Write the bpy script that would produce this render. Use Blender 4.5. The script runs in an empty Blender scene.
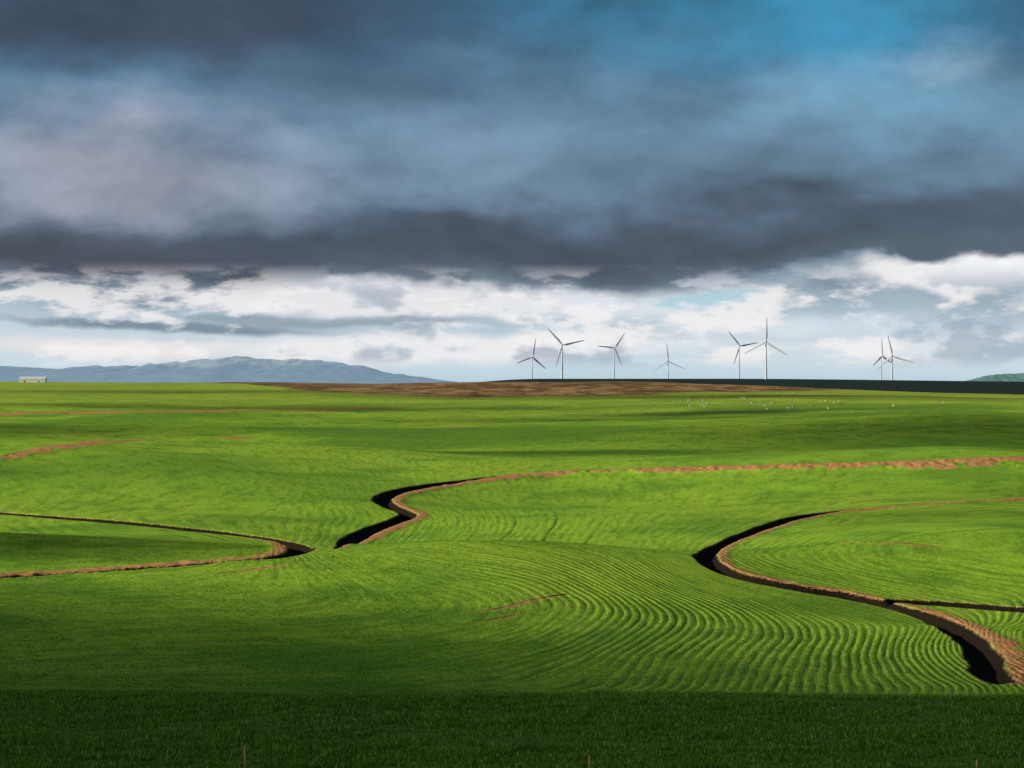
import bpy, math, numpy as np, random
from mathutils import Vector
rng = np.random.default_rng(7); random.seed(7)
scn = bpy.context.scene
F = 1991.0   # focal length of the 70 mm lens in sensor pixels, used to turn image pixels into ray slopes

def lin(r,g,b):
    f=lambda c:(c/255/12.92) if c/255<=0.04045 else ((c/255+0.055)/1.055)**2.4
    return (f(r),f(g),f(b),1.0)
def sm(a,b,x):
    t=np.clip((x-a)/(b-a),0,1); return t*t*(3-2*t)

# ------------------------------------------------------------ value noise
def vnoise(x,y,seed=0):
    xi=np.floor(x).astype(np.int64); yi=np.floor(y).astype(np.int64)
    fx=x-xi; fy=y-yi; fx=fx*fx*(3-2*fx); fy=fy*fy*(3-2*fy)
    def h(a,b):
        n=(a*374761393+b*668265263+seed*974711)&0xffffffff
        n=((n^(n>>13))*1274126177)&0xffffffff
        return ((n^(n>>16))&0xffff)/65535.0
    return (h(xi,yi)*(1-fx)+h(xi+1,yi)*fx)*(1-fy)+(h(xi,yi+1)*(1-fx)+h(xi+1,yi+1)*fx)*fy
def fbm(x,y,o=4,seed=0):
    s=0;a=.5
    for i in range(o):
        s=s+a*(vnoise(x,y,seed+i)-.5); x=x*2.03+7.1;y=y*2.03+3.3;a*=.5
    return s

# ------------------------------------------------------------ terrain
PT=np.array([(-3000,0),(-400,-1),(-40,-2.0),(0,-2.6),(30,-8.2),(60,-12.2),(80,-13.6),(95,-14.7),(112,-17.9),(132,-19.9),(160,-20.9),
(190,-21.0),(225,-20.9),(260,-20.9),(320,-20.4),(400,-19.2),(450,-18.6),(600,-17),(850,-13.2),(1150,-9.2),(1500,-4.5),
(1900,0.8),(2100,-1),(2500,-14),(3200,-14),(5000,-22),(7000,-30),(40000,-60)],float)
def warp(y): return np.arcsinh((y-20)/60.0)
_s=np.linspace(warp(-3000.),warp(40000.),6000)
_yy=20+60*np.sinh(_s)
_z=np.interp(_yy,PT[:,0],PT[:,1])
_k=np.exp(-0.5*(np.arange(-120,121)*(_s[1]-_s[0])/0.045)**2); _k/=_k.sum()
_z=np.convolve(np.pad(_z,120,mode='edge'),_k,mode='valid')
def H(x,y):
    z=np.interp(warp(y),_s,_z)
    z=z-14*sm(60,600,x)*np.clip(y/1900,0,1)**1.5*sm(3200,2300,y)
    z=z+2.5*sm(-100,-520,x)*np.clip(y/1900,0,1)**2*sm(2400,2000,y)
    z=z+27*np.exp(-((y-3850)/520)**2)*sm(-330,60,x)*(1-.22*sm(400,1100,x))
    g=lambda cx,cy,rx,ry:np.exp(-((x-cx)/rx)**2-((y-cy)/ry)**2)
    z=z+3.4*g(0,222,30,28)+4.4*g(-75,150,40,42)-1.6*g(45,195,24,22)+2.6*g(58,255,24,30)-1.6*g(-20,290,18,36)+2.8*g(-75,240,34,28)
    z=z+4.8*g(-110,470,70,80)+4.2*g(95,430,60,50)-2.6*g(20,370,45,40)+5*g(150,700,100,90)-3*g(-60,620,90,60)+3.2*g(10,1650,180,200)
    far=sm(300,900,y)*sm(2400,1800,y)
    z=z+far*(9.0*fbm(x/240.,y/300.,2,11))+sm(100,200,y)*sm(1500,900,y)*3.8*fbm(x/50.,y/65.,2,5)
    z=z+0.3*fbm(x/9.,y/9.,2,31)*sm(900,300,y)+.30*fbm(x/5.,y/5.,2,33)*sm(125,98,y)+.5*fbm(x/26.,y/20.,1,36)*sm(150,98,y)
    return z
_ys=np.exp(np.linspace(math.log(45),math.log(2600),9000))
def pixel_to_ground(u,v,ymin=0):
    """where the camera ray through image pixel u,v meets the ground"""
    tb=(u-512)/F; td=(384-v)/F  # ray slopes from image pixel coordinates
    z=H(tb*_ys,_ys); hit=np.nonzero((td*_ys<z)&(_ys>ymin))[0]
    y=_ys[hit[0]] if len(hit) else 1900.0
    return tb*y,y

# ------------------------------------------------------------ contour ditches:  (image pixel u,v, channel width, bank width)
DIT=[ # S-shaped one
 dict(side=-1,dep=1.4,pts=[(336,549,.6,.6),(350,541,3.4,1.3),(374,529,3.6,1.6),(402,519,3.4,1.5),(408,514,2.9,1.5),(392,507,2.9,1.6),(382,501,3.3,1.8),(388,495,3.8,1.8),(410,489,4.4,2.0),(450,483,4.2,2.6),(520,475,2.6,4.4),(620,471,1.6,5.0),(760,467,1.6,5.5),(900,463,1.6,7),(960,460,1.6,9),(1060,457,1.6,9),(1200,455,1.6,5)]),
 dict(side=1,dep=1.3,ext=9,pts=[(1300,495,1.2,2.5),(1100,497,1.2,2.8),(1000,500,1.2,2.8),(920,505,1.4,2.6),(850,510,2.2,2.0),(800,517,3.4,1.2),(760,529,3.0,1.0),(725,543,2.7,1.0),(706,554,2.6,1.1),(712,564,2.8,1.1),(740,576,3.5,1.1),(790,587,4.0,1.1),(850,597,4.0,1.1),(910,611,3.3,1.2),(945,624,2.8,1.5),(970,640,2.6,1.9),(984,657,2.7,2.2),(988,672,2.8,2.2)]),
 dict(side=1,dep=1.0,pts=[(885,603,.3,.05),(900,602,2.4,.1),(950,604,3.2,.1),(1040,611,3.2,.1),(1200,622,3.0,.1)]),
 dict(side=-1,dep=1.2,pts=[(-150,503,3.6,.03),(0,513,3.6,.03),(80,519,3.8,.03),(160,526,4.0,.03),(230,534,4.2,.3),(280,541,4.0,1.0),(303,548,3.6,1.6),(288,556,2.0,2.1),(255,560,.7,2.6),(180,567,.45,2.8),(100,573,.4,3.0),(0,580,.4,3.2),(-150,590,.4,3.2)]),
 dict(side=-1,dep=.4,pts=[(-60,466,.8,3.5),(0,457,.8,5),(30,450,.8,6),(70,444,.6,7),(110,441,.5,6),(155,439,.3,2)]),
 dict(side=-1,dep=.45,pts=[(-60,414,.5,18),(60,412,.5,20),(200,411,.5,20),(300,409,.5,16),(400,407,.4,5)]),
 dict(side=-1,dep=.05,pts=[(212,438,.1,2),(222,437,.1,14),(240,437,.1,14),(256,438,.1,2)]),
 dict(side=-1,dep=.05,pts=[(400,428,.1,1),(450,427,.1,7),(500,426,.1,1)]),
 dict(side=-1,dep=.05,pts=[(466,613,.1,.1),(500,608,.1,.5),(530,600,.1,.6),(566,594,.1,.1)]),
 dict(side=-1,dep=.05,pts=[(468,622,.1,.1),(500,618,.1,.4),(525,612,.1,.1)]),
 dict(side=-1,dep=.05,pts=[(215,574,.1,.1),(260,568,.1,.9),(300,563,.1,.1)]),
 dict(side=-1,dep=.05,pts=[(840,541,.1,.1),(870,544,.1,.8),(905,543,.1,.7),(950,549,.1,.1)]),
]
def spline(P,n=7):
    P=np.array(P,float); out=[]
    Q=np.vstack([2*P[0]-P[1],P,2*P[-1]-P[-2]])
    for i in range(1,len(Q)-2):
        for t in np.linspace(0,1,n,endpoint=False):
            a,b,c,d=Q[i-1],Q[i],Q[i+1],Q[i+2]
            out.append(.5*((2*b)+(-a+c)*t+(2*a-5*b+4*c-d)*t*t+(-a+3*b-3*c+d)*t**3))
    out.append(P[-1]); return np.array(out)
for d in DIT:
    C=spline(d['pts']); W=[]
    for u,v,wd,wb in C:
        x,y=pixel_to_ground(u,v,118); W.append((x,y,max(wd,.02),max(wb,.02)))
    if d.get('ext'):
        x,y,wd,wb=W[-1]
        for i in range(1,8): W.append((x-.12*i*d['ext']/7,y-i*d['ext']/7,wd*(1-.06*i),wb*(1-.08*i)))
    W=np.array(W)
    for _ in range(3): W[1:-1]=(W[:-2]+2*W[1:-1]+W[2:])/4
    d['W']=W

# ------------------------------------------------------------ grid
def seg(a,b,d0,d1):
    out=[a]
    while out[-1]<b:
        t=(out[-1]-a)/(b-a); out.append(out[-1]+d0+(d1-d0)*t)
    return out[:-1]
Y=np.array(seg(-400,-20,60,10)+seg(-20,50,5,.6)+seg(50,100,.4,.3)+seg(100,210,.26,.3)+seg(210,300,.3,.45)+seg(300,460,.45,.8)+seg(460,650,.85,2)+
  seg(650,1000,2.2,5)+seg(1000,2300,5,14)+seg(2300,5200,30,60)+seg(5200,40000,150,3000)+[40000.])
NC=1201
S=np.linspace(-1,1,NC); G=S+3*S**21
half=60+0.36*np.maximum(Y,0)
X=half[:,None]*G[None,:]; YY=np.repeat(Y[:,None],NC,1)
Z=H(X,YY)
dch=np.full(X.shape,30.0); dbk=np.full(X.shape,30.0); dz=np.zeros(X.shape)
for d in DIT:
    best=np.full(X.shape,30.0); sg=np.zeros(X.shape); wdA=np.zeros(X.shape); wbA=np.zeros(X.shape)
    W=d['W']; R=14.0 if W[:,3].max()<12 else 26.0
    touched=[10**9,0]
    for a,b in zip(W[:-1],W[1:]):
        ab=b[:2]-a[:2]; L2=ab@ab
        if L2<1e-6: continue
        i0=np.searchsorted(Y,min(a[1],b[1])-R); i1=np.searchsorted(Y,max(a[1],b[1])+R)
        if i1<=i0: continue
        hs=half[i0:i1]; xl=min(a[0],b[0])-R; xh=max(a[0],b[0])+R
        lo=min(xl/hs.min(),xl/hs.max()); hi=max(xh/hs.min(),xh/hs.max())
        j0=max(np.searchsorted(G,lo)-1,0); j1=min(np.searchsorted(G,hi)+1,NC)
        if j1<=j0: continue
        sl=(slice(i0,i1),slice(j0,j1))
        px=X[sl]-a[0]; py=YY[sl]-a[1]
        t=np.clip((px*ab[0]+py*ab[1])/L2,0,1)
        dist=np.hypot(px-t*ab[0],py-t*ab[1])
        cr=ab[0]*py-ab[1]*px
        m=dist<best[sl]
        best[sl]=np.where(m,dist,best[sl]); sg[sl]=np.where(m,np.sign(cr)*d['side'],sg[sl])
        wdA[sl]=np.where(m,a[2]+(b[2]-a[2])*t,wdA[sl]); wbA[sl]=np.where(m,a[3]+(b[3]-a[3])*t,wbA[sl])
        touched=[min(touched[0],i0),max(touched[1],i1)]
    s=slice(touched[0],touched[1])
    B=best[s]; sd=B*np.where(sg[s]==0,1,sg[s]); wd=wdA[s]; wb=wbA[s]
    act=B<29
    wob=.45*fbm(X[s]/1.6,YY[s]/1.6,3,77)+.7*fbm(X[s]/7,YY[s]/7,2,78)
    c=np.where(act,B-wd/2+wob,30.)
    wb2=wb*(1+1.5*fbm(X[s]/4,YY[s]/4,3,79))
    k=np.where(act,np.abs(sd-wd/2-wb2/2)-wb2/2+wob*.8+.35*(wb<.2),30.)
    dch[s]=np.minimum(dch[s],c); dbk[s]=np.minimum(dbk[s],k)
    dep=d['dep']*np.clip(wd/2.5,0,1.1)
    cut=-dep*sm(.12,-.95,c)
    hb=(.14+.14*np.clip(wb-1.5,0,4))*np.clip(wb/1.2,0,1)*min(d['dep'],1.)
    ban=hb*np.clip(1-(np.abs(sd-wd/2-wb*.5)/(wb*.8+.3))**2,0,1)*np.where(c>0,1,.4)*(1+1.6*fbm(X[s]/1.1,YY[s]/1.1,2,80))
    dz[s]+=np.where(act,cut+ban,0)
Z=Z+dz

# ------------------------------------------------------------ drilling direction field (RBF through guide lines)
GL=[(-22,[(0,560),(120,552),(240,548)]),(-20,[(60,455),(90,480),(60,505)]),(-14,[(200,450),(235,475),(230,505),(160,520)]),
(-8,[(290,462),(330,490),(325,520),(320,548),(400,580),(470,605),(380,628),(200,640),(0,652)]),
(-14,[(0,615),(200,602),(330,590)]),
(0,[(372,480),(376,500),(415,516),(350,545),(430,560),(540,578),(585,600),(560,625),(470,655),(200,678),(0,684)]),
(10,[(470,484),(485,510),(530,545),(620,575),(690,610),(665,650),(640,684)]),
(20,[(600,478),(600,515),(650,555),(740,588),(815,630),(795,684)]),
(31,[(800,517),(708,552),(735,577),(850,598),(940,626),(965,684)]),
(34,[(1000,500),(850,511)]),(40,[(1000,520),(860,532),(800,555),(860,575),(1010,600)]),(46,[(1000,545),(900,555),(1000,575)]),
(44,[(1020,650),(1010,630)]),
(0,[(372,440)]),(-8,[(270,430)]),(10,[(490,440)]),(22,[(650,440)]),(34,[(850,440),(1000,450)]),(-22,[(0,430)])]
cp=[];cv=[]
for val,l in GL:
    for u,v in l:
        x,y=pixel_to_ground(u,v,118); cp.append((x/y*100,math.log(y)*40)); cv.append(val)
cp=np.array(cp);cv=np.array(cv,float)
def K(r2): return np.where(r2>0,r2*np.log(r2+1e-12)*.5,0)
n=len(cp); r2=((cp[:,None]-cp[None])**2).sum(-1)
A=np.zeros((n+3,n+3)); A[:n,:n]=K(r2)+np.eye(n)*6.0; Pm=np.c_[np.ones(n),cp]; A[:n,n:]=Pm;A[n:,:n]=Pm.T
w=np.linalg.solve(A,np.r_[cv,0,0,0])
def PHI(x,y):
    yc=np.clip(y,90,1200); qx=np.clip(x/yc*100,-45,45); qy=np.log(yc)*40
    o=w[n]+w[n+1]*qx+w[n+2]*qy
    for i in range(n):
        o=o+w[i]*K((qx-cp[i,0])**2+(qy-cp[i,1])**2)
    return o
PER=.80
phi=PHI(X,YY)+1.0*fbm(X/12,YY/14,2,91)

# land cover, plus painted far shade
yl=np.interp(X,[-300,-254,-160,-50,80,200,330,420],[2000,1770,1400,1250,1330,1540,1750,2000])
stub=(YY-yl)/60+2.6*fbm(X/60,YY/150,3,9)
stub=np.clip(stub,0,1)*sm(2350,2200,YY)
far_shade=sm(2150,2350,YY)  # shadow on the far hill, put into its base colour
d2=np.exp(-((X-95-0.05*(YY-900))/70)**2*1.0)*np.exp(-((YY-905)/28)**2)   # band of shadow put into the field colour
tram=np.exp(-((X-3)/11)**4-((YY-265)/60)**4)*(np.abs(((phi-6.2)%4.0)-2.0)<.16)*(np.clip(.7+1.5*fbm(X/4,YY/4,2,95),0,1))
rowm=sm(116,130,YY)*sm(400,260,YY)*(.22+.78*sm(-12,12,X)*sm(245,200,YY)+.16*sm(215,250,YY))
rowm=np.clip(rowm,0,1)*np.clip(.8+2.2*fbm(X/14,YY/20,3,55),.05,1)

def make_grid(name,X,Y,Z,attrs,mat):
    R,C=X.shape; me=bpy.data.meshes.new(name)
    me.vertices.add(R*C); me.vertices.foreach_set('co',np.stack([X,Y,Z],-1).astype(np.float32).ravel())
    idx=np.arange(R*C).reshape(R,C)
    q=np.stack([idx[:-1,:-1],idx[:-1,1:],idx[1:,1:],idx[1:,:-1]],-1).reshape(-1,4)
    me.loops.add(q.size); me.loops.foreach_set('vertex_index',q.ravel().astype(np.int32))
    me.polygons.add(len(q)); me.polygons.foreach_set('loop_start',np.arange(0,q.size,4,dtype=np.int32))
    me.polygons.foreach_set('use_smooth',np.ones(len(q),bool))
    for k,v in attrs.items():
        a=me.attributes.new(k,'FLOAT','POINT'); a.data.foreach_set('value',v.astype(np.float32).ravel())
    me.update(calc_edges=True); me.materials.append(mat)
    o=bpy.data.objects.new(name,me); scn.collection.objects.link(o); return o

# ------------------------------------------------------------ node helpers
class N:
    def __init__(s,tree): s.t=tree; s.n=tree.nodes; s.l=tree.links
    def put(s,sock,v):
        if isinstance(v,bpy.types.NodeSocket): s.l.new(v,sock)
        else: sock.default_value=v
    def m(s,op,a,b=None,c=None,clamp=False):
        x=s.n.new('ShaderNodeMath'); x.operation=op; x.use_clamp=clamp
        for i,v in enumerate((a,b,c)):
            if v is not None: s.put(x.inputs[i],v)
        return x.outputs[0]
    def vm(s,op,a,b=None):
        x=s.n.new('ShaderNodeVectorMath'); x.operation=op; s.put(x.inputs[0],a)
        if b is not None: s.put(x.inputs[1],b)
        return x.outputs['Value'] if op=='LENGTH' else x.outputs[0]
    def mix(s,f,a,b,mode='MIX'):
        x=s.n.new('ShaderNodeMix'); x.data_type='RGBA'; x.blend_type=mode
        s.put(x.inputs[0],f); s.put(x.inputs[6],a); s.put(x.inputs[7],b); return x.outputs[2]
    def ss(s,v,a,b):
        x=s.n.new('ShaderNodeMapRange'); x.interpolation_type='SMOOTHSTEP'
        s.put(x.inputs[0],v); x.inputs[1].default_value=a; x.inputs[2].default_value=b; return x.outputs[0]
    def noise(s,vec,sc,det=4,ro=.5,col=False):
        x=s.n.new('ShaderNodeTexNoise'); s.put(x.inputs['Vector'],vec); x.inputs['Scale'].default_value=sc
        x.inputs['Detail'].default_value=det; x.inputs['Roughness'].default_value=ro
        return x.outputs['Color' if col else 'Fac']
    def attr(s,name):
        x=s.n.new('ShaderNodeAttribute'); x.attribute_name=name; return x.outputs['Fac']
def newmat(name):
    m=bpy.data.materials.new(name); m.use_nodes=True; m.node_tree.nodes.clear()
    k=N(m.node_tree); out=k.n.new('ShaderNodeOutputMaterial'); return m,k,out
def simple(name,col,rough=.7,var=.15,sc=3.0):
    m,k,out=newmat(name); tc=k.n.new('ShaderNodeTexCoord').outputs['Object']
    nz=k.noise(tc,sc,5); c=k.mix(k.ss(nz,.3,.7),tuple(v*(1-var) for v in col[:3])+(1,),tuple(min(v*(1+var),1) for v in col[:3])+(1,))
    b=k.n.new('ShaderNodeBsdfPrincipled'); k.l.new(c,b.inputs['Base Color']); b.inputs['Roughness'].default_value=rough
    k.l.new(b.outputs[0],out.inputs[0]); return m

# ------------------------------------------------------------ ground material
mat,k,out=newmat('field_ground')
pos=k.n.new('ShaderNodeTexCoord').outputs['Object']
sep=k.n.new('ShaderNodeSeparateXYZ'); k.l.new(pos,sep.inputs[0]); py=sep.outputs[1]
n_big=k.noise(pos,.008,3); n_mid=k.noise(pos,.05,4,.6); n_sm=k.noise(pos,.9,3,.65); n_fi=k.noise(pos,5.0,2,.7)
row=k.attr('row'); rowm_=k.attr('rowm')
cb=k.n.new('ShaderNodeCombineXYZ'); k.l.new(row,cb.inputs[0]); k.l.new(k.m('MULTIPLY',py,.05),cb.inputs[1]); k.l.new(k.m('MULTIPLY',sep.outputs[0],.03),cb.inputs[2])
streak=k.noise(cb.outputs[0],1.9,5,.68)
near=(.075,.19,.022,1)
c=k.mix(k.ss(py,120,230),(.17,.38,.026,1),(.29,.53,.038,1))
c=k.mix(k.m('MULTIPLY',k.ss(n_mid,.38,.62),.75),c,(.38,.61,.045,1))
c=k.mix(k.m('MULTIPLY',k.ss(n_big,.42,.60),.6),c,(.42,.61,.050,1))
c=k.mix(k.m('MULTIPLY',k.ss(n_big,.52,.38),k.m('MULTIPLY',k.ss(py,300,500),.75)),c,(.13,.29,.030,1))
c=k.mix(k.m('MULTIPLY',k.ss(n_mid,.50,.34),.55),c,(.13,.30,.028,1))
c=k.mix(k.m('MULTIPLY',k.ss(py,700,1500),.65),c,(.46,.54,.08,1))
c=k.mix(k.m('MULTIPLY',k.ss(streak,.46,.66),.50),c,(.09,.21,.020,1))
c=k.mix(k.m('MULTIPLY',k.ss(n_sm,.35,.75),.38),c,(.09,.20,.018,1))
c=k.mix(k.m('MULTIPLY',k.ss(n_fi,.45,.8),.38),c,(.06,.13,.014,1))
c=k.mix(k.m('MULTIPLY',k.ss(py,135,92),.85),c,near)  # foreground darkened: part of its shadow is put into the colour
# drill rows
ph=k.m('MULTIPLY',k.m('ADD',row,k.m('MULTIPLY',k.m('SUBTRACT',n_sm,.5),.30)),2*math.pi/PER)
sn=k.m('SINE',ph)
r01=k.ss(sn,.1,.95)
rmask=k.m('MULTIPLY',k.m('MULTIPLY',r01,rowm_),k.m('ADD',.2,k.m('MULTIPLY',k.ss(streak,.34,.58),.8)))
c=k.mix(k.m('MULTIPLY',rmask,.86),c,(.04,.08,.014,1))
c=k.mix(k.m('MULTIPLY',k.attr('tram'),.8),c,(.035,.07,.012,1))
# stubble
st=k.attr('stub'); n_st=k.noise(k.vm('MULTIPLY',pos,(1,.35,1)),.06,5,.7)
stc=k.mix(k.ss(n_st,.38,.62),(.15,.085,.035,1),(.46,.29,.12,1))
stc=k.mix(k.m('MULTIPLY',k.ss(n_big,.48,.58),.6),stc,(.09,.06,.03,1))
c=k.mix(st,c,stc)
c=k.mix(k.attr('shade_strip'),c,(.04,.08,.015,1))
c=k.mix(k.attr('far_shade'),c,k.mix(n_st,(.014,.026,.024,1),(.028,.046,.038,1)))
# soil bank; channel near-black, ditch shade put into its colour
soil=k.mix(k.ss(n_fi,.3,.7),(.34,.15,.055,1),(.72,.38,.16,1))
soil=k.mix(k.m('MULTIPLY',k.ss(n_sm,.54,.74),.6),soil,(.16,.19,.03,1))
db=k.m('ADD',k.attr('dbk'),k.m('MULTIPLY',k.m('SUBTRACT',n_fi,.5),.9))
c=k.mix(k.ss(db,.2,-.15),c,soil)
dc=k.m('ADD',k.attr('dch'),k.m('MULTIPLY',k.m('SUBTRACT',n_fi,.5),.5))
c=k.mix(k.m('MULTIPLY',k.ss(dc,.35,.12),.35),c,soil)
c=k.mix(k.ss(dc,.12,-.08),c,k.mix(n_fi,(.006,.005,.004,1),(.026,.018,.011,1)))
b=k.n.new('ShaderNodeBsdfPrincipled'); k.l.new(c,b.inputs['Base Color']); b.inputs['Roughness'].default_value=.95
b.inputs['Specular IOR Level'].default_value=.05
hgt=k.m('ADD',k.m('MULTIPLY',k.m('MULTIPLY',sn,rowm_),-.06),k.m('ADD',k.m('MULTIPLY',n_fi,.13),k.m('ADD',k.m('MULTIPLY',n_sm,.24),k.m('MULTIPLY',streak,.18))))
bp=k.n.new('ShaderNodeBump'); bp.inputs['Distance'].default_value=1.0; bp.inputs['Strength'].default_value=.75
k.l.new(hgt,bp.inputs['Height']); k.l.new(bp.outputs[0],b.inputs['Normal'])
k.l.new(b.outputs[0],out.inputs[0])
make_grid('ground',X,YY,Z,dict(row=phi,rowm=rowm,dch=dch,dbk=dbk,stub=stub,far_shade=far_shade,shade_strip=d2,tram=tram),mat)
print('ground verts',X.size)

# ------------------------------------------------------------ young wheat (one mesh)
def samp(arr,x,y):
    i=np.clip(np.searchsorted(Y,y)-1,0,len(Y)-2); ty=(y-Y[i])/(Y[i+1]-Y[i])
    hf=60+.36*np.maximum(y,0); g=x/hf
    j=np.clip(np.searchsorted(G,g)-1,0,NC-2); tx=(g-G[j])/(G[j+1]-G[j])
    return (arr[i,j]*(1-tx)+arr[i,j+1]*tx)*(1-ty)+(arr[i+1,j]*(1-tx)+arr[i+1,j+1]*tx)*ty
def scatter(y0,y1,nn):
    u=rng.random(nn); y=np.sqrt(y0**2+u*(y1**2-y0**2)); x=(rng.random(nn)*2-1)*(.275*y+4); return x,y
xa,ya=scatter(52,106,170000); xb,yb_=scatter(116,250,190000)
cl=fbm(xa/.7,ya/.7,3,13)+.6*fbm(xa/4,ya/4,2,14); kk=rng.random(len(xa))<np.clip(.6+2.8*cl,.05,1); xa,ya=xa[kk],ya[kk]
pb=samp(phi,xb,yb_); rm=samp(rowm,xb,yb_)
keep=(rng.random(len(xb))<1-.97*np.clip(rm*1.8,0,1)*(np.sin(pb*2*math.pi/PER)>0))
xb,yb_=xb[keep],yb_[keep]
xt=np.r_[xa,xb]; yt=np.r_[ya,yb_]
ok=(samp(dch,xt,yt)>.7)&(samp(dbk,xt,yt)>.3); xt,yt=xt[ok],yt[ok]
zt=samp(Z,xt,yt)
M=len(xt); NB=3
ang=rng.random((M,NB))*2*math.pi
hh=(.07+.10*rng.random((M,NB)))*(1+1.1*np.clip(fbm(xt/1.5,yt/1.5,3,3)*2,-.5,1))[:,None]*np.where(yt<110,1.2,.6)[:,None]
ww=.015+.014*rng.random((M,NB))+.00008*yt[:,None]
ox=(rng.random((M,NB))-.5)*.18; oy=(rng.random((M,NB))-.5)*.18
bx=xt[:,None]+ox; by=yt[:,None]+oy; bz=np.repeat(zt[:,None],NB,1)-.02
ca,sa=np.cos(ang),np.sin(ang); ln=hh*.8
v0=np.stack([bx-ca*ww,by-sa*ww,bz],-1); v1=np.stack([bx+ca*ww,by+sa*ww,bz],-1)
v2=np.stack([bx-sa*ln*rng.uniform(-1.4,1.4,(M,NB)),by+ca*ln,bz+hh],-1)
V=np.stack([v0,v1,v2],2).reshape(-1,3).astype(np.float32)
me=bpy.data.meshes.new('grass'); me.vertices.add(len(V)); me.vertices.foreach_set('co',V.ravel())
me.loops.add(len(V)); me.loops.foreach_set('vertex_index',np.arange(len(V),dtype=np.int32))
me.polygons.add(len(V)//3); me.polygons.foreach_set('loop_start',np.arange(0,len(V),3,dtype=np.int32)); me.update(calc_edges=True)
at=me.attributes.new('tone','FLOAT','POINT'); at.data.foreach_set('value',np.repeat(rng.random(M*NB),3).astype(np.float32))
gm,k,out=newmat('wheat_leaf'); pos=k.n.new('ShaderNodeTexCoord').outputs['Object']
sep=k.n.new('ShaderNodeSeparateXYZ'); k.l.new(pos,sep.inputs[0])
n1=k.noise(pos,.05,4,.6); tone=k.attr('tone')
c=k.mix(tone,(.05,.13,.014,1),(.25,.46,.042,1))
c=k.mix(k.m('MULTIPLY',k.ss(n1,.4,.65),k.m('MULTIPLY',k.ss(sep.outputs[1],130,210),.6)),c,(.35,.56,.042,1))
c=k.mix(k.m('MULTIPLY',k.ss(sep.outputs[1],112,100),k.m('MULTIPLY',k.ss(tone,.84,.97),.75)),c,(.55,.68,.20,1))
d=k.n.new('ShaderNodeBsdfDiffuse'); k.l.new(c,d.inputs[0]); t=k.n.new('ShaderNodeBsdfTranslucent'); k.l.new(c,t.inputs[0])
ms=k.n.new('ShaderNodeMixShader'); ms.inputs[0].default_value=.35; k.l.new(d.outputs[0],ms.inputs[1]); k.l.new(t.outputs[0],ms.inputs[2]); k.l.new(ms.outputs[0],out.inputs[0])
me.materials.append(gm); o=bpy.data.objects.new('grass',me); scn.collection.objects.link(o)

# ------------------------------------------------------------ mountains
def ridge(name,dist,prof,depth,mat,seed,relief,rough=0):
    u=np.linspace(prof[0][0],prof[-1][0],700); pv=np.interp(u,[p[0] for p in prof],[p[1] for p in prof])
    kk=np.exp(-.5*(np.arange(-8,9)/3.)**2); kk/=kk.sum(); pv=np.convolve(np.pad(pv,8,mode='edge'),kk,mode='valid')
    xs=(u-512)/F*dist; crest=(384-pv)/F*dist
    t=np.linspace(-1,1,110)
    XX=np.repeat(xs[None],110,0); YV=dist+t[:,None]*depth+np.zeros_like(XX)
    env=np.clip(crest/crest.max(),0,1)[None]
    prof2=np.clip(1-np.abs(t)**1.1,0,1)[:,None]
    r=1-2*np.abs(fbm(XX/(depth*.22),YV/(depth*.6),5,seed))*2
    r2=1-2*np.abs(fbm(XX/(depth*.07),YV/(depth*.2),4,seed+9))*2
    ZZ=crest[None]*prof2*(1+relief*(r-.6))-40*(1-prof2)+rough*env*prof2*(r2-.6)
    return make_grid(name,XX,YV,ZZ,{},mat)
mm,k,out=newmat('hazy_mountain'); pos=k.n.new('ShaderNodeTexCoord').outputs['Object']
nn=k.noise(pos,.004,6,.6)
sep=k.n.new('ShaderNodeSeparateXYZ'); k.l.new(pos,sep.inputs[0])
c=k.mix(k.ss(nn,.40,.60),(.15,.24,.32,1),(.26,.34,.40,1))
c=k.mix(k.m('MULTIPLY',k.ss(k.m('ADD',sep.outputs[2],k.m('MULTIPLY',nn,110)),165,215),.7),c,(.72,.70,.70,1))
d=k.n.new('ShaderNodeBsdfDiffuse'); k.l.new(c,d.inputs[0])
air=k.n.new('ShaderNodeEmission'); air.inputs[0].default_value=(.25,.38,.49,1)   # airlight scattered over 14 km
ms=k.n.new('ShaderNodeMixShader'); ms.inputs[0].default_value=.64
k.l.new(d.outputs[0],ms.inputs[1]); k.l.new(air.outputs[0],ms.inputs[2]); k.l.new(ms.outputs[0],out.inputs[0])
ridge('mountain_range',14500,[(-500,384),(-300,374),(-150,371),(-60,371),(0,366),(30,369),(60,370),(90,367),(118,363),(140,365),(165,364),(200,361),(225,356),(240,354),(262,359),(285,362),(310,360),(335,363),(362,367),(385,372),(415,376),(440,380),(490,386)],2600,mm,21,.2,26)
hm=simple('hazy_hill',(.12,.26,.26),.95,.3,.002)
ridge('hill',8200,[(930,388),(965,381),(990,375),(1030,373),(1100,376),(1250,378),(1400,388)],600,hm,41,.1,5)

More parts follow.
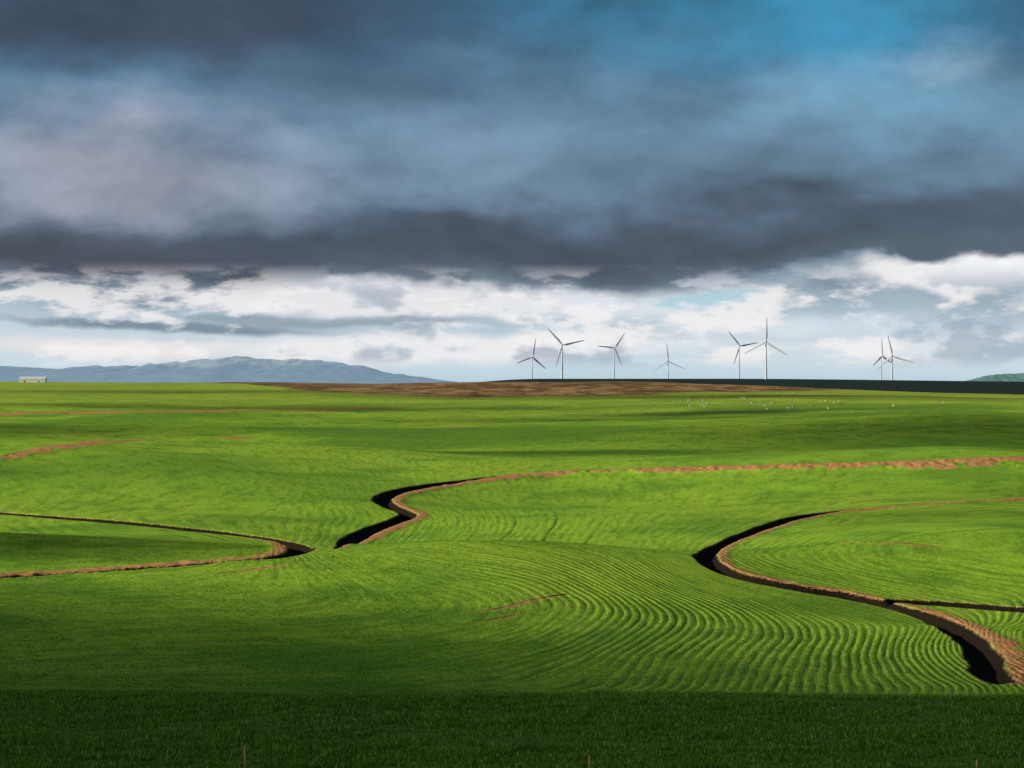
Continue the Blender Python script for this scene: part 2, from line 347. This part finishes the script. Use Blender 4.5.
# ------------------------------------------------------------ wind turbines
white=simple('turbine_paint',(.58,.63,.68),.45,.04,.3)
def mesh_obj(name,verts,faces,mat,parent=None,smooth=True):
    me=bpy.data.meshes.new(name); me.from_pydata(verts,[],faces); me.materials.append(mat)
    if smooth:
        for p in me.polygons: p.use_smooth=True
    me.update(); o=bpy.data.objects.new(name,me); scn.collection.objects.link(o)
    if parent: o.parent=parent
    return o
def loft(rings):
    nv=len(rings[0]); V=[tuple(p) for r in rings for p in r]; Fc=[]
    for i in range(len(rings)-1):
        for j in range(nv):
            Fc.append((i*nv+j,i*nv+(j+1)%nv,(i+1)*nv+(j+1)%nv,(i+1)*nv+j))
    Fc.append(tuple(range(nv))[::-1]); Fc.append(tuple((len(rings)-1)*nv+j for j in range(nv))); return V,Fc
def circle(r,z,n=16,ax='z',sx=1,sy=1,cx=0,cy=0):
    o=[]
    for i in range(n):
        a=2*math.pi*i/n; p=(cx+r*sx*math.cos(a),cy+r*sy*math.sin(a))
        o.append((p[0],p[1],z) if ax=='z' else (p[0],z,p[1]))
    return o
def turbine(u,vh,dist,R,rot,yaw):
    x=(u-512)/F*dist; zh=(384-vh)/F*dist; g=float(H(np.array([x]),np.array([dist]))[0])
    e=bpy.data.objects.new('wind_turbine',None); scn.collection.objects.link(e); e.location=(x,dist,g)
    e.rotation_euler=(0,0,yaw)
    Ht=zh-g
    V,Fc=loft([circle(2.3-1.15*t,-1+(Ht+0.-1)*t,20) for t in (0,.02,.33,.66,1)]); mesh_obj('tower',V,Fc,white,e)
    rings=[]
    for yy,s in ((-3.2,.75),(-2.8,1.0),(2,1.15),(6.5,1.1),(8.2,.8)):
        rings.append([(math.copysign(abs(math.cos(a))**.5,math.cos(a))*1.9*s,yy,Ht+math.copysign(abs(math.sin(a))**.5,math.sin(a))*1.9*s) for a in [2*math.pi*(i+.5)/16 for i in range(16)]])
    V,Fc=loft(rings); mesh_obj('nacelle',V,Fc,white,e)
    V,Fc=loft([circle(r,y,16,'y') for r,y in ((1.7,-3.2),(1.8,-4.4),(1.4,-5.6),(.5,-6.4))]); hub=mesh_obj('rotor_hub',V,Fc,white,e); hub.location=(0,0,Ht)
    for bidx in range(3):
        rings=[]
        for t,ch,th in ((0,1.1,1.1),(.05,1.2,1.1),(.16,2.1,.8),(.2,2.2,.7),(.4,1.8,.5),(.7,1.3,.35),(.93,.9,.2),(1,.2,.1)):
            tw=math.radians(16*(1-t)); off=(ch-1.1)*.5
            ring=[]
            for i in range(12):
                a=2*math.pi*i/12; px=ch*math.cos(a)+off; pyv=th*math.sin(a)
                ring.append((px*math.cos(tw)-pyv*math.sin(tw),px*math.sin(tw)+pyv*math.cos(tw),1.2+t*(R-1.2)))
            rings.append(ring)
        V,Fc=loft(rings); bl=mesh_obj('blade_%d'%(bidx+1),V,Fc,white,e)
        bl.location=(0,-4.6,Ht); bl.rotation_euler=(0,math.radians(rot)+bidx*2*math.pi/3,0)
for a in [(532,357,4900,46,10,.35),(562,345,3950,46,-42,.15),(614,348,4950,46,36,.3),(668,361,4950,46,-4,-.1),
          (739,346,4700,47,-40,.3),(766,342,3720,47,2,-.15),(881,356,4950,46,-4,.7),(892,356,4150,46,-12,-.1)]:
    turbine(*a)

# ------------------------------------------------------------ farm shed
def shed():
    x,y=(33-512)/F*1880,1880.; g=float(H(np.array([x]),np.array([y]))[0])
    e=bpy.data.objects.new('farm_shed',None); scn.collection.objects.link(e); e.location=(x,y,g-.3); e.rotation_euler=(0,0,.12)
    wl=simple('shed_wall',(.74,.74,.72),.7,.08,.5); rf=simple('shed_roof',(.72,.75,.77),.5,.06,.5); dk=simple('shed_door',(.22,.22,.23),.6)
    L,Wd,h,rh=12,6,3.4,2.4
    mesh_obj('walls',[(-L,-Wd,0),(L,-Wd,0),(L,Wd,0),(-L,Wd,0),(-L,-Wd,h),(L,-Wd,h),(L,Wd,h),(-L,Wd,h),(-L,0,h+rh),(L,0,h+rh)],
      [(0,1,5,4),(2,3,7,6),(1,2,6,9,5),(3,0,4,8,7)],wl,e,False)
    mesh_obj('roof',[(-L-.3,-Wd-.2,h-.05),(L+.3,-Wd-.2,h-.05),(L+.3,0,h+rh+.08),(-L-.3,0,h+rh+.08),(L+.3,Wd+.2,h-.05),(-L-.3,Wd+.2,h-.05)],
      [(0,1,2,3),(3,2,4,5)],rf,e,False)
    for i,(dx,w_,hh_) in enumerate(((-7,.9,2.3),(6,.7,2.1))):
        mesh_obj('door_%d'%(i+1),[(dx-w_,-Wd-.03,.2),(dx+w_,-Wd-.03,.2),(dx+w_,-Wd-.03,hh_),(dx-w_,-Wd-.03,hh_)],[(0,1,2,3)],dk,e,False)
shed()

# ------------------------------------------------------------ sheep
wool=simple('wool',(.50,.48,.40),.95,.12,6)
def sheep_mesh():
    bv=[(0,.0,.62),(.35,0,.66),(-.35,0,.64),(.52,0,.72),(.68,0,.60),(.80,0,.46),(-.5,0,.55)]
    r=[.25,.23,.25,.13,.1,.065,.05]; E=[(0,1),(0,2),(1,3),(3,4),(4,5),(2,6)]
    def leg(px,py,par,hind):
        i=len(bv); kx=.05 if hind else -.01
        bv.extend([(px,py,.42),(px-(kx if hind else 0),py,.24),(px+(.0),py,.02)]); r.extend([.09,.045,.035]); E.extend([(par,i),(i,i+1),(i+1,i+2)])
    leg(.3,.13,1,0);leg(.3,-.13,1,0);leg(-.32,.13,2,1);leg(-.36,-.13,2,1)
    i=len(bv); bv.extend([(.64,.13,.64),(.64,-.13,.64)]); r.extend([.03,.03]); E.extend([(4,i),(4,i+1)])
    me=bpy.data.meshes.new('sheep'); me.from_pydata(bv,E,[]); o=bpy.data.objects.new('tmp',me); scn.collection.objects.link(o)
    md=o.modifiers.new('s','SKIN')
    for j,s in enumerate(me.skin_vertices[0].data): s.radius=(r[j],r[j]*(1.0)); s.use_root=(j==0)
    sb=o.modifiers.new('d','SUBSURF'); sb.levels=1
    dg=bpy.context.evaluated_depsgraph_get(); m2=bpy.data.meshes.new_from_object(o.evaluated_get(dg)); bpy.data.objects.remove(o)
    m2.name='sheep'; m2.materials.clear(); m2.materials.append(wool); return m2
sm_=sheep_mesh()
for i in range(44):
    u=random.choice([random.uniform(670,720),random.uniform(740,830),random.uniform(700,970)]); v=random.gauss(404,3.5)+(u-800)*.006
    x,y=pixel_to_ground(u,v); g=float(H(np.array([x]),np.array([y]))[0])
    o=bpy.data.objects.new('sheep',sm_); scn.collection.objects.link(o); o.location=(x,y,g-.02); o.rotation_euler=(0,0,random.uniform(0,6.28)); s=random.uniform(.9,1.15); o.scale=(s,s,s)

# ------------------------------------------------------------ wooden stakes in the foreground
wood=simple('weathered_wood',(.62,.36,.15),.9,.3,20)
for u,v,h in ((246,769,.76),(590,771,.5),(977,772,.4)):
    x,y=pixel_to_ground(u,v); g=float(H(np.array([x]),np.array([y]))[0])
    V,Fc=loft([circle(.045,-.1,7),circle(.042,h*.5,7,cx=.01),circle(.036,h*.96,7,cx=.02),circle(.012,h,7,cx=.025)])
    o=mesh_obj('wooden_stake',V,Fc,wood); o.location=(x,y,g); o.rotation_euler=(.05,-.08,0)

# ------------------------------------------------------------ sun + unseen sheet added to cast shadow patches on the fields
el=math.radians(21); back=math.radians(20)
sd=Vector((-math.cos(el)*math.cos(back),-math.cos(el)*math.sin(back),math.sin(el)))
sun=bpy.data.lights.new('sun','SUN'); sun.energy=5.0; sun.angle=math.radians(.5); sun.color=(1,.92,.78)
so=bpy.data.objects.new('sun',sun); scn.collection.objects.link(so); so.rotation_euler=sd.to_track_quat('Z','Y').to_euler()
AL=260.0
gx=np.linspace(-420,460,260); gy=np.linspace(-60,1560,460)
GX,GY=np.meshgrid(gx,gy)
wx=GX+40*fbm(GX/60,GY/60,3,61); wy=GY+34*fbm(GX/45,GY/45,3,62)
gs=lambda cx,cy,rx,ry,p=2:np.exp(-np.abs((wx-cx)/rx)**p-np.abs((wy-cy)/ry)**p)
edge=sm(125,95,GY+8*fbm(GX/20,GY/20,3,70))*.62
lf=.74*sm(205,145,wy)*sm(34,-28,wx)
lr=.62*sm(168,118,wy)
inn=.78*gs(-75,232,44,22,4)
fr=[.84*gs(165,640,130,100),.6*gs(-150,400,60,22),.6*gs(10,545,70,24),.72*gs(-190,720,120,50),.45*gs(60,300,30,14),.6*gs(120,350,40,18),.6*gs(40,840,120,40)]
ff=[.85*gs(240,1300,240,90),.66*gs(-110,1010,220,45),.6*gs(-200,1380,160,60)]
den=(1-edge)*(1-lf)*(1-lr)*(1-inn)
for q in fr+ff: den=den*(1-q)
den=np.clip(1-den,0,.9)
den*=sm(-420,-360,GX)*sm(460,400,GX)*sm(-60,-30,GY)*sm(1560,1480,GY)
ofx=(AL+18)*sd.x/sd.z; ofy=(AL+18)*sd.y/sd.z
cm,k,out=newmat('shadow_cloud')
a=k.attr('den')
d=k.n.new('ShaderNodeBsdfDiffuse'); d.inputs[0].default_value=(.75,.77,.8,1); tl=k.n.new('ShaderNodeBsdfTranslucent'); tl.inputs[0].default_value=(.4,.42,.46,1)
m1=k.n.new('ShaderNodeMixShader'); m1.inputs[0].default_value=.3; k.l.new(d.outputs[0],m1.inputs[1]); k.l.new(tl.outputs[0],m1.inputs[2])
tp=k.n.new('ShaderNodeBsdfTransparent'); m2=k.n.new('ShaderNodeMixShader'); k.l.new(a,m2.inputs[0]); k.l.new(tp.outputs[0],m2.inputs[1]); k.l.new(m1.outputs[0],m2.inputs[2]); k.l.new(m2.outputs[0],out.inputs[0])
make_grid('shadow_cloud',GX+ofx,GY+ofy,AL+14*fbm(GX/70,GY/70,4,64),dict(den=den),cm)  # out-of-view sheet; density laid out from the wanted ground shadows

# ------------------------------------------------------------ sky
w_=bpy.data.worlds.new('World'); scn.world=w_; w_.use_nodes=True; t=w_.node_tree; t.nodes.clear(); k=N(t)
out=k.n.new('ShaderNodeOutputWorld')
dirv=k.n.new('ShaderNodeTexCoord').outputs['Generated']
sp=k.n.new('ShaderNodeSeparateXYZ'); k.l.new(dirv,sp.inputs[0])
az=k.m('ARCTAN2',sp.outputs[0],sp.outputs[1]); ele=k.m('ARCSINE',sp.outputs[2])
PX=k.m('MULTIPLY',az,19.91); PY=k.m('MULTIPLY',ele,19.91)
sv=k.vm('MULTIPLY',dirv,(1,1,2.0))
w1=k.noise(sv,7,3,.5,True); w2=k.noise(sv,24,4,.52,True)
f1=k.noise(k.vm('ADD',sv,(3,1,7)),11,5,.52); f2=k.noise(k.vm('ADD',sv,(9,4,2)),34,5,.52)
f3=k.noise(k.vm('ADD',k.vm('MULTIPLY',dirv,(1,1,3.6)),(5,5,2)),20,7,.6)
s1=k.n.new('ShaderNodeSeparateColor'); k.l.new(w1,s1.inputs[0]); s2=k.n.new('ShaderNodeSeparateColor'); k.l.new(w2,s2.inputs[0])
def off(a,amp): return k.m('MULTIPLY',k.m('SUBTRACT',a,.5),amp)
XW=k.m('ADD',PX,k.m('ADD',off(s1.outputs[0],3.0),off(s2.outputs[0],.8)))
fade=k.ss(PY,0,1.8)
ywamp=k.m('ADD',.28,k.m('MULTIPLY',fade,.85))
YW=k.m('ADD',PY,k.m('MULTIPLY',ywamp,k.m('ADD',off(s1.outputs[1],1.2),off(s2.outputs[1],.5))))
cmb=k.n.new('ShaderNodeCombineXYZ'); k.l.new(XW,cmb.inputs[0]); k.l.new(YW,cmb.inputs[1]); PW=cmb.outputs[0]
ramp=k.n.new('ShaderNodeValToRGB'); k.l.new(k.m('DIVIDE',YW,8.0),ramp.inputs[0])
stops=[(384,(184,212,226)),(365,(205,222,231)),(345,(212,223,231)),(325,(190,208,220)),(305,(164,184,199)),(286,(128,146,163)),(266,(84,97,113)),(242,(76,90,108)),(218,(88,108,130)),(195,(104,132,155)),(150,(108,140,166)),(100,(96,132,160)),(50,(76,112,142)),(0,(62,94,120)),(-150,(68,84,100)),(-400,(78,88,102))]
cr=ramp.color_ramp
while len(cr.elements)<len(stops): cr.elements.new(.5)
for e_,(v,cc) in zip(cr.elements,stops): e_.position=(384-v)/800
for e_,(v,cc) in zip(cr.elements,stops): e_.color=lin(*cc)
c=ramp.outputs[0]
BL=[
((110,170),(340,80),(154,156,173),.85,.9,.6),((430,165),(260,70),(124,149,172),.65,.9,.6),
((130,30),(500,90),(58,68,84),.93,.9,.5),((330,100),(200,45),(80,100,120),.55,.9,.6),
((800,25),(420,105),(58,134,170),.92,.9,.5),((900,115),(260,75),(112,158,186),.65,.9,.7),((970,70),(80,40),(146,174,194),.5,1.0,.8),
((640,150),(200,50),(98,134,160),.5,.9,.6),((620,60),(180,60),(72,122,152),.6,.9,.6),
((100,260),(420,34),(72,77,91),.85,.9,.5),((560,240),(480,25),(66,75,90),.85,.9,.5),((900,226),(380,24),(76,90,108),.75,1.0,.5),
((860,280),(220,20),(128,151,169),.8,.6,.6),((960,282),(180,20),(246,245,246),.9,.6,.9),
((60,292),(260,16),(116,134,151),.8,.6,.6),((430,296),(250,22),(240,239,242),.92,.6,1.0),
((640,302),(230,30),(228,235,241),.88,.7,1.0),((705,298),(70,13),(160,206,222),.7,.6,.8),
((170,326),(280,10),(110,132,152),.85,.6,.7),((120,350),(300,14),(238,233,232),.9,.7,.9),((440,345),(240,24),(242,242,244),.9,.7,1.0),
((330,315),(160,9),(126,146,162),.6,.6,.8),((780,325),(220,20),(224,233,240),.75,.7,1.0),((950,345),(220,18),(226,234,240),.75,.7,.9),((620,350),(160,12),(228,236,241),.7,.7,.9)]
nz=k.m('ADD',off(f1,1.0),off(f2,.6))
for (cu,cvv),(ru,rv),col,st_,soft,na in BL:
    q=k.vm('MULTIPLY',k.vm('SUBTRACT',PW,((cu-512)/100,(384-cvv)/100,0)),(100/ru,100/rv,0))
    ms_=k.m('ADD',k.m('SUBTRACT',1.0,k.vm('LENGTH',q)),k.m('MULTIPLY',nz,na))
    c=k.mix(k.m('MULTIPLY',k.ss(ms_,0,soft),st_),c,lin(*col))
win=k.m('MULTIPLY',k.ss(PY,.12,.3),k.ss(PY,1.22,.88))
puff=k.m('MULTIPLY',k.ss(k.m('ADD',f3,off(f2,.5)),.47,.60),win)
c=k.mix(k.m('MULTIPLY',puff,.78),c,lin(250,246,246))
pg=k.m('MULTIPLY',k.ss(k.m('ADD',f1,off(f2,.7)),.53,.66),win)
c=k.mix(k.m('MULTIPLY',pg,.6),c,lin(130,157,180))
gain=k.m('ADD',1.03,k.m('ADD',off(f1,1.3),off(f2,.6)))
gc=k.n.new('ShaderNodeCombineXYZ')
for i in range(3): k.l.new(gain,gc.inputs[i])
up=k.ss(PY,.9,1.5)
c2=k.vm('MULTIPLY',c,gc.outputs[0]); c=k.mix(up,c,c2)
bg=k.n.new('ShaderNodeBackground'); k.l.new(c,bg.inputs[0]); bg.inputs[1].default_value=1.0
sky=k.n.new('ShaderNodeTexSky'); sky.sky_type='NISHITA'; sky.sun_disc=False; sky.sun_elevation=el; sky.sun_rotation=math.radians(270-20)
bs=k.n.new('ShaderNodeBackground'); k.l.new(sky.outputs[0],bs.inputs[0]); bs.inputs[1].default_value=.05
mx=k.n.new('ShaderNodeMixShader')
k.l.new(k.m('ADD',.05,k.m('MULTIPLY',k.m('MULTIPLY',k.ss(PY,4.5,9),k.ss(f1,.4,.6)),.7)),mx.inputs[0])
k.l.new(bg.outputs[0],mx.inputs[1]); k.l.new(bs.outputs[0],mx.inputs[2]); k.l.new(mx.outputs[0],out.inputs[0])

# ------------------------------------------------------------ camera
cam=bpy.data.cameras.new('camera'); cam.lens=70; cam.sensor_width=36; cam.clip_start=.5; cam.clip_end=60000
co=bpy.data.objects.new('camera',cam); scn.collection.objects.link(co); co.location=(0,0,0); co.rotation_euler=(math.radians(90),0,0); scn.camera=co
scn.view_settings.view_transform='Standard'; scn.view_settings.look='None'; scn.view_settings.exposure=0
